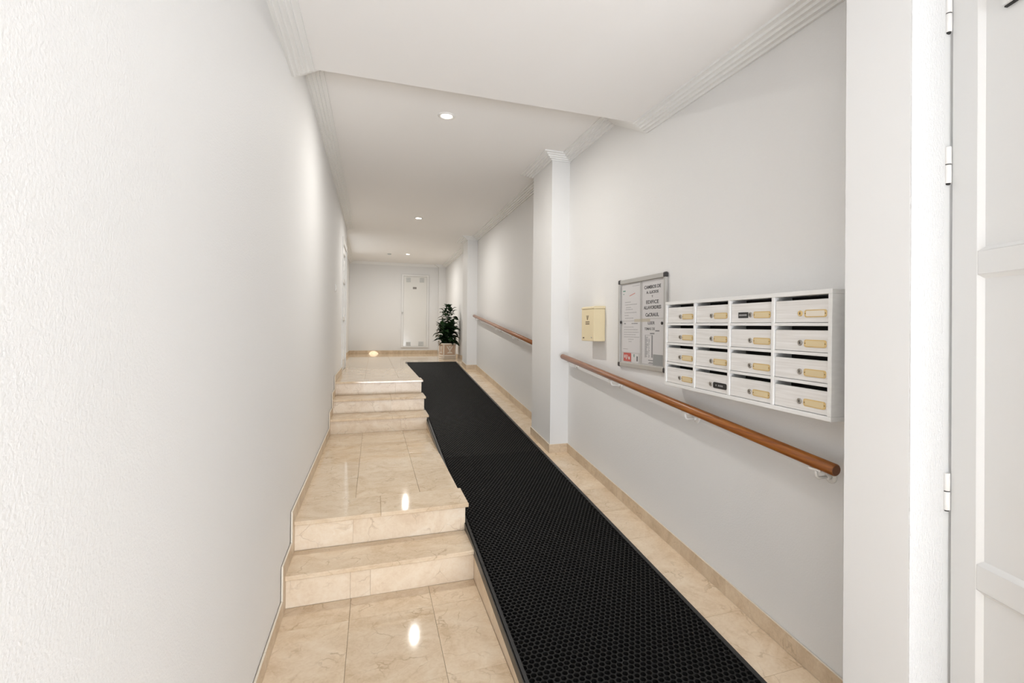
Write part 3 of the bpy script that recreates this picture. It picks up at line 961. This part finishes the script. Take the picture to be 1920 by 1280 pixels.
dp(0, ST_, 0, DH, -0.040, 0, 'stile'); dp(DW - ST_, DW, 0, DH, -0.040, 0, 'stile')
rails = [(0, 0.20), (0.680, 0.752), (1.588, 1.656), (DH - 0.10, DH)]
for a, c in rails:
    dp(ST_, DW - ST_, a, c, -0.040, -0.0005, 'rail')
for (a, c), (e_, g) in zip(rails[:-1], rails[1:]):
    dp(ST_ - 0.004, DW - ST_ + 0.004, c - 0.004, e_ + 0.004, -0.034, -RC - 0.004, 'panel')
    m = MB()                                      # bevelled bead round the panel
    x0, x1, y0, y1 = ST_, DW - ST_, c, e_
    for s0, s1 in (((x0, y0, 1, 0), (x0, y1, 1, 0)),):
        pass
    bw = 0.012
    m._add([(x0, y0, -0.001), (x1, y0, -0.001), (x1, y1, -0.001), (x0, y1, -0.001), (x0 + bw, y0 + bw, -RC - 0.004), (x1 - bw, y0 + bw, -RC - 0.004), (x1 - bw, y1 - bw, -RC - 0.004), (x0 + bw, y1 - bw, -RC - 0.004),
            (x0, y0, -0.03), (x1, y0, -0.03), (x1, y1, -0.03), (x0, y1, -0.03)],
           [(0, 1, 5, 4), (1, 2, 6, 5), (2, 3, 7, 6), (3, 0, 4, 7), (0, 8, 9, 1), (1, 9, 10, 2), (2, 10, 11, 3), (3, 11, 8, 0), (8, 4, 5, 9), (9, 5, 6, 10), (10, 6, 7, 11), (11, 7, 4, 8)])
    m.build('bead', M['door'], dl)
# hinges: two knuckles and a dark ring between them
for zc_ in (2.41, 1.945, 0.946):
    hg = MB(); hg.lathe([(0.0085, -0.056), (0.0095, -0.054), (0.0095, -0.0005), (0.0090, 0.0)], (-0.004, zc_ - 0.012, 0.010), (0, 1, 0), 16)
    hg.lathe([(0.0090, 0.003), (0.0095, 0.0035), (0.0095, 0.054), (0.0085, 0.056)], (-0.004, zc_ - 0.012, 0.010), (0, 1, 0), 16)
    hg.m = 1; hg.lathe([(0.0086, -0.001), (0.0086, 0.004)], (-0.004, zc_ - 0.012, 0.010), (0, 1, 0), 12)
    hg.lathe([(0.006, -0.060), (0.007, -0.056)], (-0.004, zc_ - 0.012, 0.010), (0, 1, 0), 12)
    hg.build('hinge', [M['white_metal'], M['gap']], dl)
# metal frame between jamb and leaf
m = MB(); m.box(1.645, 1.722, NIB[0] + 0.001, NIB[0] + 0.05, 0, 2.7)
keep(m.build('door_frame', M['door']), dl)
# closer seen at the very top
z0 = 2.318
m = MB(); m.cbox(0.155, 0.36, z0 + 0.004, z0 + 0.020, -RC - 0.004, 0.004, 0.001); m.build('closer_plate', M['door'], dl)
m = MB(); m.box(0.155, 0.36, z0, z0 + 0.004, -RC - 0.004, -0.004); m.build('closer_shadow', M['gap'], dl)  # dark strip painted in for the shadow line under the plate
m = MB(); m.cbox(0.162, 0.30, z0 + 0.022, z0 + 0.07, -RC - 0.004, 0.010, 0.003); m.build('door_closer', M['alu'], dl)

# ---------------------------------------------------------------- door in the left wall
d2 = bpy.data.objects.new('door_2', None); COL.objects.link(d2); d2['kind'] = 'structure'; d2.location = (XL, DY0, ZF); d2.empty_display_size = 0.1
bpy.context.view_layer.update()


def d2p(x0, x1, y0, y1, z0, z1, name, mat='door'):
    return part(MB().cbox(x0, x1, y0, y1, z0, z1, 0.002), name, M[mat], d2)


d2p(XL - 0.1, XL + 0.012, DY0 - 0.06, DY0 + 0.02, ZF, DZ + 0.06, 'door_frame')
d2p(XL - 0.1, XL + 0.012, DY1 - 0.02, DY1 + 0.06, ZF, DZ + 0.06, 'door_frame')
d2p(XL - 0.1, XL + 0.012, DY0 + 0.02, DY1 - 0.02, DZ - 0.02, DZ + 0.06, 'door_frame')
lx0, lx1 = XL - 0.045, XL - 0.004
d2p(lx0, lx1, DY0 + 0.024, DY0 + 0.12, ZF + 0.006, DZ - 0.024, 'stile')
d2p(lx0, lx1, DY1 - 0.12, DY1 - 0.024, ZF + 0.006, DZ - 0.024, 'stile')
rr = [(ZF + 0.006, ZF + 0.16), (1.545, 1.60), (2.10, 2.155), (DZ - 0.12, DZ - 0.024)]
for a, c in rr:
    d2p(lx0, lx1, DY0 + 0.12, DY1 - 0.12, a, c, 'rail')
for (a, c), (e_, g) in zip(rr[:-1], rr[1:]):
    d2p(lx0 + 0.004, lx0 + 0.012, DY0 + 0.116, DY1 - 0.116, c - 0.003, e_ + 0.003, 'panel')
for z in (2.30, 1.65, 1.06):
    m = MB(); m.lathe([(0.011, -0.07), (0.012, -0.066), (0.012, 0.066), (0.011, 0.07)], (XL + 0.016, DY0 + 0.026, z), (0, 0, 1), 12)
    part(m, 'hinge', M['white_metal'], d2)

# ---------------------------------------------------------------- cupboard door in the far wall
d3 = bpy.data.objects.new('door_3', None); COL.objects.link(d3); d3['kind'] = 'structure'; d3.location = (0.97, YF, 0.93); d3.empty_display_size = 0.1
bpy.context.view_layer.update()
fx0, fx1, fz0, fz1 = 0.640, 1.305, 0.955, 2.785


def d3p(x0, x1, y0, y1, z0, z1, name, mat='door', c=0.002):
    return part(MB().cbox(x0, x1, YF - y1, YF - y0, z0, z1, c), name, M[mat], d3)


d3p(fx0, fx0 + 0.05, 0, 0.03, fz0, fz1, 'door_frame'); d3p(fx1 - 0.05, fx1, 0, 0.03, fz0, fz1, 'door_frame')
d3p(fx0 + 0.05, fx1 - 0.05, 0, 0.03, fz1 - 0.045, fz1, 'door_frame'); d3p(fx0 + 0.05, fx1 - 0.05, 0, 0.03, fz0, fz0 + 0.03, 'door_frame')
d3p(fx0 + 0.052, fx1 - 0.052, 0.002, 0.022, fz0 + 0.033, fz1 - 0.048, 'leaf', 'gloss_door')
for a, c, e_, g in ((0.752, 0.857, 2.595, 2.700), (1.078, 1.183, 2.600, 2.705), (0.760, 0.870, 1.000, 1.095), (1.060, 1.180, 1.000, 1.105)):
    v = d3p(a, c, 0.022, 0.027, e_, g, 'vent', 'vent', 0.001)
    m = MB()
    for k in range(1, 4):
        q = a + (c - a) * k / 4; m.box(q - 0.005, q + 0.005, YF - 0.031, YF - 0.027, e_ + 0.004, g - 0.004)
        q = e_ + (g - e_) * k / 4; m.box(a + 0.004, c - 0.004, YF - 0.031, YF - 0.027, q - 0.005, q + 0.005)
    keep(m.build('grille', M['door']), v)
d3p(0.912, 1.002, 0.022, 0.025, 2.425, 2.475, 'number_plate', 'label', 0.001)
m = MB(); m.lathe([(0.020, 0), (0.020, 0.006), (0.008, 0.008), (0.008, 0.035), (0.018, 0.040), (0.016, 0.055)], (0.665, YF - 0.03, 1.83), (0, -1, 0), 14)
part(m, 'knob', M['steel'], d3)

# ---------------------------------------------------------------- switch, detector
sw = empty('light_switch', (XL, 6.21, 1.89), 'white light switch on the left wall above the upper steps', 'switch')
part(MB().cbox(XL, XL + 0.009, 6.17, 6.25, 1.85, 1.93, 0.002), 'plate', M['white_metal'], sw)
part(MB().cbox(XL + 0.009, XL + 0.013, 6.185, 6.235, 1.865, 1.915, 0.002), 'rocker', M['white_metal'], sw)
m = MB(); m.lathe([(0.042, 0), (0.042, 0.010), (0.034, 0.018), (0.014, 0.022)], (0.30, 11.35, ZC2), (0, 0, -1), 20)
dt = m.build('smoke_detector', M['vent']); tag(dt, 'tiny grey detector on the ceiling left of the farthest downlight', 'detector')

# ---------------------------------------------------------------- recessed downlights
LAB = ['recessed downlight just beyond the raised edge of the ceiling', 'middle recessed downlight, above the upper end of the ramp', 'farthest recessed downlight, near the end wall']
for (x, y), lab in zip(((0.505, 3.83), (0.600, 7.52), (0.680, 11.25)), LAB):
    ZL = zc(y)
    dl_ = empty('downlight', (x, y, ZL), lab, 'downlight', 'recessed downlights along the ceiling')
    m = MB(); n = 32
    prof = [(0.066, 0.0), (0.065, -0.004), (0.058, -0.007), (0.046, -0.006), (0.040, -0.0005)]
    vs = [(x + r * math.cos(2 * math.pi * k / n), y + r * math.sin(2 * math.pi * k / n), ZL + h) for r, h in prof for k in range(n)]
    fs = [(i * n + k, i * n + (k + 1) % n, (i + 1) * n + (k + 1) % n, (i + 1) * n + k) for i in range(len(prof) - 1) for k in range(n)]
    m._add(vs, fs, True); part(m, 'ring', M['lamp_ring'], dl_)
    m = MB(); m.lathe([(0.040, 0), (0.040, 0.002), (0.030, 0.004)], (x, y, ZL), (0, 0, -1), 24)
    part(m, 'lamp', M['lamp_glow'], dl_)
    sp = area('downlight_beam', (x, y, ZL - 0.012), (0, 0, -1), 0.045, 0.045, 14.5, (1.0, 0.98, 0.94), 175, 'DISK')

# sun through the side door: a small patch at the foot of the far wall
sl = bpy.data.lights.new('sun_shaft', 'SPOT'); sl.energy = 500; sl.spot_size = math.radians(4.2); sl.spot_blend = 0.1; sl.shadow_soft_size = 0.004; sl.color = (1, 0.97, 0.92)
so = bpy.data.objects.new('sun_shaft', sl); COL.objects.link(so); so.location = (-0.50, 9.8, 2.5)
so.rotation_euler = (Vector((-0.02, 12.80, 0.815)) - so.location).to_track_quat('-Z', 'Y').to_euler()

# ---------------------------------------------------------------- potted plant
PXc, PYc = 1.462, 10.60
pp = empty('potted_plant', (PXc, PYc, ZF), 'leafy dark green houseplant in a square relief planter at the end of the mat', 'plant', rz=0.23)
hw, hh = 0.138, 0.325
m = MB()
m.prism([(-hw * .96, 0.0), (hw * .96, 0.0), (hw * .96, hh - 0.02), (-hw * .96, hh - 0.02)], 'y', -hw * .96, hw * .96)
pot = m.build('planter', M['pot_panel'], pp)
m = MB(); m.cbox(-hw, hw, -hw, hw, 0.0, 0.035, 0.006); m.build('plinth', M['pot'], pot)
m = MB(); m.cbox(-hw * .98, hw * .98, -hw * .98, hw * .98, 0.045, 0.085, 0.004); m.build('lower_band', M['pot'], pot)
m = MB()
m.box(-hw, hw, -hw, -hw + 0.02, hh - 0.03, hh); m.box(-hw, hw, hw - 0.02, hw, hh - 0.03, hh); m.box(-hw, -hw + 0.02, -hw + 0.02, hw - 0.02, hh - 0.03, hh); m.box(hw - 0.02, hw, -hw + 0.02, hw - 0.02, hh - 0.03, hh)
m.build('rim', M['pot'], pot)
for sx in (-1, 1):
    for sy in (-1, 1):
        m = MB(); m.cbox(sx * hw - 0.022 * (sx > 0), sx * hw + 0.022 * (sx < 0), sy * hw - 0.022 * (sy > 0), sy * hw + 0.022 * (sy < 0), 0.036, hh - 0.03, 0.003)
        m.build('corner_post', M['pot'], pot)
m = MB()
for a, face in ((0, -1), (1, -1)):
    for poly in ([(-0.075, 0.265), (-0.045, 0.265), (0.012, 0.180), (-0.010, 0.165)], [(0.075, 0.265), (0.045, 0.265), (-0.012, 0.180), (0.010, 0.165)],
                 [(-0.025, 0.268), (0.025, 0.268), (0.0, 0.225)], [(-0.06, 0.115), (0.06, 0.115), (0.04, 0.145), (-0.04, 0.145)], [(-0.012, 0.14), (0.012, 0.14), (0.010, 0.19), (-0.010, 0.19)]):
        if a == 0:
            m.prism(poly, 'y', -hw * .96 - 0.008, -hw * .96)
        else:
            m.prism(poly, 'x', -hw * .96 - 0.008, -hw * .96)
m.build('relief', M['pot'], pot)
MB().box(-hw + 0.02, hw - 0.02, -hw + 0.02, hw - 0.02, hh - 0.05, hh - 0.03).build('soil', M['soil'], pp)
random.seed(11)
# leaf mesh shared by all leaves: pointed ellipse, folded and arched
lv, lf = [], []
NS = 7
for i in range(NS + 1):
    t = i / NS
    wd = 0.041 * math.sin(math.pi * min(1, t * 0.94 + 0.03)) ** 0.75 * (1.05 - 0.35 * t)
    yy = 0.125 * t; zz = 0.022 * math.sin(math.pi * t * 0.8) - 0.034 * t * t
    lv += [(-wd, yy, zz + wd * 0.28), (0, yy, zz), (wd, yy, zz + wd * 0.28)]
for i in range(NS):
    for k in (0, 1):
        a = i * 3 + k; lf.append((a, a + 1, a + 4, a + 3))
lm = bpy.data.meshes.new('leaf'); lm.from_pydata(lv, [], lf); lm.materials.append(M['leaf'])
for p in lm.polygons:
    p.use_smooth = True
stems = [((0.0, 0.0), (0.015, 0.01), 1.08), ((0.05, 0.03), (0.075, -0.03), 1.03), ((-0.05, 0.02), (-0.06, 0.0), 0.99), ((0.03, -0.05), (0.06, -0.05), 0.70), ((-0.03, -0.05), (-0.13, -0.06), 0.66), ((0.06, 0.05), (0.12, 0.04), 0.64), ((-0.05, 0.05), (-0.10, 0.08), 0.60)]
nleaf = 0
for (bx, by), (tx, ty), ht in stems:
    pts = [(bx + (tx - bx) * t ** 1.4, by + (ty - by) * t ** 1.4, hh - 0.04 + (ht - hh + 0.04) * t) for t in [k / 6 for k in range(7)]]
    m = MB(); m.tube(pts, [0.008 - 0.0009 * k for k in range(7)], 7); m.build('stem', M['stem'], pp)
    n = int((ht - 0.28) / 0.019)
    for k in range(n + 3):
        t = 0.06 + 0.94 * min(1, k / n)
        z = hh - 0.04 + (ht - hh + 0.04) * t
        cx = bx + (tx - bx) * t ** 1.4; cy = by + (ty - by) * t ** 1.4
        az = k * 2.399 + bx * 40 + random.uniform(-.3, .3)
        lvl = z
        sc = (1.45 if lvl < 0.66 else 1.15 if lvl < 0.9 else 1.0) * random.uniform(0.8, 1.15)
        if lvl < 0.45:
            sc *= 1.05
        tilt = random.uniform(-0.35, 0.45) + (0.75 * max(0, (t - 0.80) / 0.2))
        o = bpy.data.objects.new('leaf', lm); COL.objects.link(o); o.parent = pp
        off = 0.006 + random.uniform(0, 0.03)
        q = Matrix.Translation((cx - math.sin(az) * off, cy + math.cos(az) * off, z)) @ Matrix.Rotation(az, 4, 'Z') @ Matrix.Rotation(tilt, 4, 'X') @ Matrix.Rotation(random.uniform(-.4, .4), 4, 'Y')
        o.matrix_local = q @ Matrix.Diagonal((sc, sc, sc, 1))
        nleaf += 1

bpy.context.view_layer.update()
